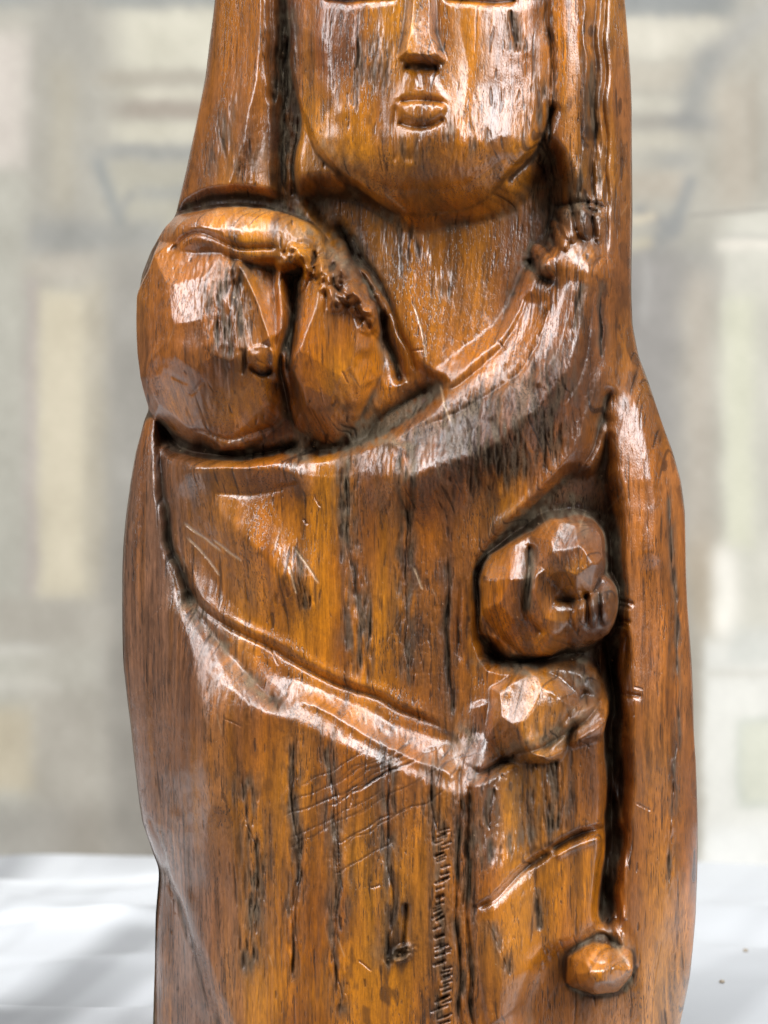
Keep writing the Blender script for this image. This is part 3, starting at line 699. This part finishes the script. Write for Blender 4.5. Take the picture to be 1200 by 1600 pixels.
tm = bpy.data.materials.new('unseen_dark_board'); n, pr = nodes(tm); pr.inputs['Base Color'].default_value = (.06, .04, .025, 1)  # unseen board, darkened to cut light bouncing up onto the carving
tb_ = grid('unseen_tabletop', *np.meshgrid([-.4, .4], [-.36, WALLY + .1]), np.full((2, 2), FLOOR - .004), tm); tb_['kind'] = 'structure'
# ================================================================== printed panel behind
PRINT = 0.66
BW, BH = 420, 460
bx = np.linspace(-260, 1460, BW); by = np.linspace(-480, 1440, BH)        # in the photograph's own framing of the print
PX, PY = np.meshgrid(bx, by)
PXw = PX + 4 * vnoise(PX + 999, PY + 999, 40, 55, 31) + 2 * vnoise(PX + 999, PY + 999, 14, 18, 32); PYw = PY + 4 * vnoise(PX + 999, PY + 999, 50, 40, 33) + 2 * vnoise(PX + 999, PY + 999, 16, 14, 34)
img = np.empty(PX.shape + (3,), np.float32); img[:] = (176, 174, 164)
def rect(x0, x1, y0, y1, c, a=1.0, sx=8, sy=8):
    def e(t, s): return 1 / (1 + np.exp(-np.clip(t / s * 2.2, -40, 40)))
    sx, sy = sx * 1.5, sy * 1.35
    m = e(PXw - x0, sx) * e(x1 - PXw, sx) * e(PYw - y0, sy) * e(y1 - PYw, sy) * a
    img[:] = img + (np.array(c, np.float32) - img) * m[..., None]
def strk(x0, y0, x1, y1, wd, c, a=1.0):
    dx, dy = x1 - x0, y1 - y0; t = np.clip(((PX - x0) * dx + (PY - y0) * dy) / (dx * dx + dy * dy), 0, 1)
    m = np.exp(-((PX - x0 - t * dx)**2 + (PY - y0 - t * dy)**2) / wd**2) * a
    img[:] = img + (np.array(c, np.float32) - img) * m[..., None]
# left of the statuette
rect(-400,600,-600,12,(150,154,152),1); rect(-100,48,48,265,(208,201,194),1,14,14); rect(-400,-40,-600,1400,(182,178,170),.8,20,20)
rect(55,150,-20,420,(163,162,155),.9,16,20); rect(78,118,95,330,(182,176,158),.8,14,20)
rect(185,600,14,112,(206,204,188),1,18,8); rect(150,600,112,132,(172,166,152),.9,14,8); rect(190,600,136,158,(200,196,180),.9,14,6)
rect(190,600,160,186,(160,150,138),.9,20,7); rect(180,600,190,226,(203,200,184),1,12,7); rect(150,600,228,252,(152,155,154),.9,20,7)
rect(170,600,255,372,(176,174,160),1,14,10); rect(215,600,290,312,(150,154,154),.7,12,8)
strk(154,258,186,345,12,(140,146,148),.7); strk(186,330,205,305,8,(150,152,150),.7); rect(-400,45,265,1400,(178,178,168),.8,12,14)
rect(48,260,345,392,(150,152,150),.9,10,12); rect(45,150,398,440,(188,182,170),.8,10,8); rect(42,60,440,930,(176,166,164),.8,7,10)
rect(60,140,455,935,(205,197,174),1,8,9); rect(138,165,440,935,(188,180,160),.8,10,10); rect(168,600,395,1400,(158,156,150),1,14,14)
rect(172,600,900,1400,(140,136,128),.75,16,60); rect(-400,165,935,1005,(172,168,158),.9,12,12)
rect(-400,75,1008,1022,(196,194,188),.8,14,6); rect(-400,90,1060,1080,(192,190,182),.8,14,7); rect(-400,55,1105,1240,(190,180,156),.9,12,10)
rect(55,165,1080,1400,(168,164,154),.9,14,14); rect(-400,120,1260,1400,(160,158,152),.8,30,14); rect(110,165,1270,1400,(148,142,132),.6,18,14)
# right of the statuette
rect(600,1148,-600,26,(142,147,148),1,16,8); rect(600,1135,30,92,(206,203,190),1,16,8); rect(600,1100,96,140,(190,185,172),1,14,8)
strk(1195,20,1110,95,22,(172,172,168),.9); strk(1110,95,1070,180,26,(152,154,152),.9); rect(600,1060,150,178,(200,197,184),.9,10,7)
rect(1040,1130,180,205,(146,148,148),.85,16,8); rect(600,1050,182,202,(160,156,148),.6,12,6); rect(600,1065,208,236,(196,192,178),.9,10,7)
rect(1030,1085,238,264,(148,150,148),.8,14,8); rect(600,1075,270,312,(180,172,158),.9,10,9); rect(1120,1175,120,330,(184,176,162),.9,12,20)
rect(1172,1186,120,290,(164,156,142),.6,6,10); rect(600,1125,385,470,(158,158,154),.9,14,18)
strk(1078,285,1052,360,12,(138,143,146),.7); strk(1000,330,1040,350,10,(146,148,148),.8); strk(1052,350,1020,385,16,(146,149,150),.8)
strk(992,345,1018,338,9,(204,194,172),.9); strk(985,385,1010,380,12,(198,190,166),.9)
rect(1128,1600,330,1000,(208,208,198),1,12,10); rect(1118,1600,376,390,(224,220,210),.9,8,5); rect(1120,1600,368,374,(176,176,170),.7,8,4)
strk(1080,337,1240,322,2.6,(150,148,142),.7); rect(600,1066,395,1000,(152,150,148),1,16,18); rect(1002,1014,410,500,(172,172,170),.7,5,8)
rect(1072,1112,420,900,(186,178,166),.9,12,14); rect(1132,1182,465,860,(212,214,194),1,9,10); rect(1182,1600,480,860,(198,198,188),.7,8,10)
rect(1075,1115,850,990,(178,164,142),.9,12,30); rect(1112,1150,860,1000,(244,243,236),1,9,14); rect(600,1096,1000,1400,(170,164,152),.8,9,14)
rect(1098,1600,1000,1400,(226,228,224),1,6,9); rect(1096,1600,1048,1058,(205,204,196),.7,6,4); rect(1140,1600,980,1040,(206,210,206),.8,10,8)
rect(1150,1600,1120,1262,(200,206,198),1,6,6); rect(1158,1600,1130,1252,(214,218,204),1,5,5); rect(1100,1600,1290,1400,(232,236,238),.7,10,12)
blot = 7 * vnoise(PX + 999, PY + 999, 46, 60, 7) + 3 * vnoise(PX + 999, PY + 999, 17, 20, 8) + 2.0 * vnoise(PX + 999, PY + 999, 8, 8, 9)
img += blot[..., None]
c_ = np.clip(img / 255, 0, 1); linc = np.where(c_ < .04045, c_ / 12.92, ((c_ + .055) / 1.055)**2.4) * PRINT * np.array([1.06, 1.0, .915])
linc = linc.mean(-1, keepdims=True) * .15 + linc * .85
pm = bpy.data.materials.new('printed_paper'); n, pr = nodes(pm)
vc = n.nodes.new('ShaderNodeVertexColor'); vc.layer_name = 'print'
nz2 = n.nodes.new('ShaderNodeTexNoise'); nz2.inputs['Scale'].default_value = 900; nz2.inputs['Detail'].default_value = 4
tc = n.nodes.new('ShaderNodeTexCoord'); n.links.new(tc.outputs['Object'], nz2.inputs[0])
m1 = n.nodes.new('ShaderNodeMapRange'); m1.inputs[3].default_value = .93; m1.inputs[4].default_value = 1.07; n.links.new(nz2.outputs[0], m1.inputs[0])
mx = n.nodes.new('ShaderNodeMix'); mx.data_type = 'RGBA'; mx.blend_type = 'MULTIPLY'; mx.inputs[0].default_value = 1
n.links.new(vc.outputs[0], mx.inputs[6]); n.links.new(m1.outputs[0], mx.inputs[7]); n.links.new(mx.outputs[2], pr.inputs['Base Color'])
pr.inputs['Roughness'].default_value = .6; pr.inputs['Specular IOR Level'].default_value = .3
k = 9565 / FOC
GX = (PX - 600) * k * S; GZ = (800 - PY) * k * S
broot = link('backdrop_panel', None); broot.location = (0, WALLY, FLOOR)
broot['label'] = 'tall pale printed backdrop of classical columns and panelling, standing behind the carving'; broot['category'] = 'backdrop'
g1 = grid('printed_sheet', GX, np.full_like(GX, 0.0), GZ - FLOOR, pm, broot, linc)
bm_ = bpy.data.materials.new('grey_board'); n, pr = nodes(bm_); pr.inputs['Base Color'].default_value = (.35, .34, .32, 1)
x0, x1, z0, z1 = GX.min(), GX.max(), (GZ - FLOOR).min(), (GZ - FLOOR).max()
me = bpy.data.meshes.new('backing_board')
vv = [(x, y, z) for y in (.003, .012) for (x, z) in ((x0, z0), (x1, z0), (x1, z1), (x0, z1))]
me.from_pydata(vv, [], [(0,1,2,3),(7,6,5,4),(4,5,1,0),(5,6,2,1),(6,7,3,2),(7,4,0,3)]); me.materials.append(bm_)
link('backing_board', me, broot)
# crumbs lying on the cloth at the right
import bmesh
cm = bpy.data.materials.new('brown_crumb'); n, pr = nodes(cm); pr.inputs['Base Color'].default_value = (.30, .24, .17, 1)
for (px, dy, r, lb) in [(1165, .14, .0006, 'tiny brown crumb on the white cloth, the one farther from the viewer'), (1128, .07, .0006, 'tiny brown crumb on the white cloth, the one nearer the viewer')]:
    b = bmesh.new(); bmesh.ops.create_icosphere(b, subdivisions=2, radius=r)
    g_ = np.random.default_rng(int(px))
    for v_ in b.verts: v_.co *= 1 + g_.normal() * .12; v_.co.z *= .7
    me = bpy.data.meshes.new('crumb'); b.to_mesh(me); b.free(); me.materials.append(cm)
    o = link('crumb', me); kk = (FOC + REF + dy / S) / FOC
    xw = (px - 600) * kk * S; iy = int(np.argmin(abs(ys - dy))); ix = int(np.argmin(abs(xs - xw)))
    o.location = (xw, dy, FLOOR + Zc[iy, ix] + r * .5); o['label'] = lb; o['category'] = 'crumb'; o['group'] = 'crumbs on the cloth'
print('done', round(time.time() - T0, 1))
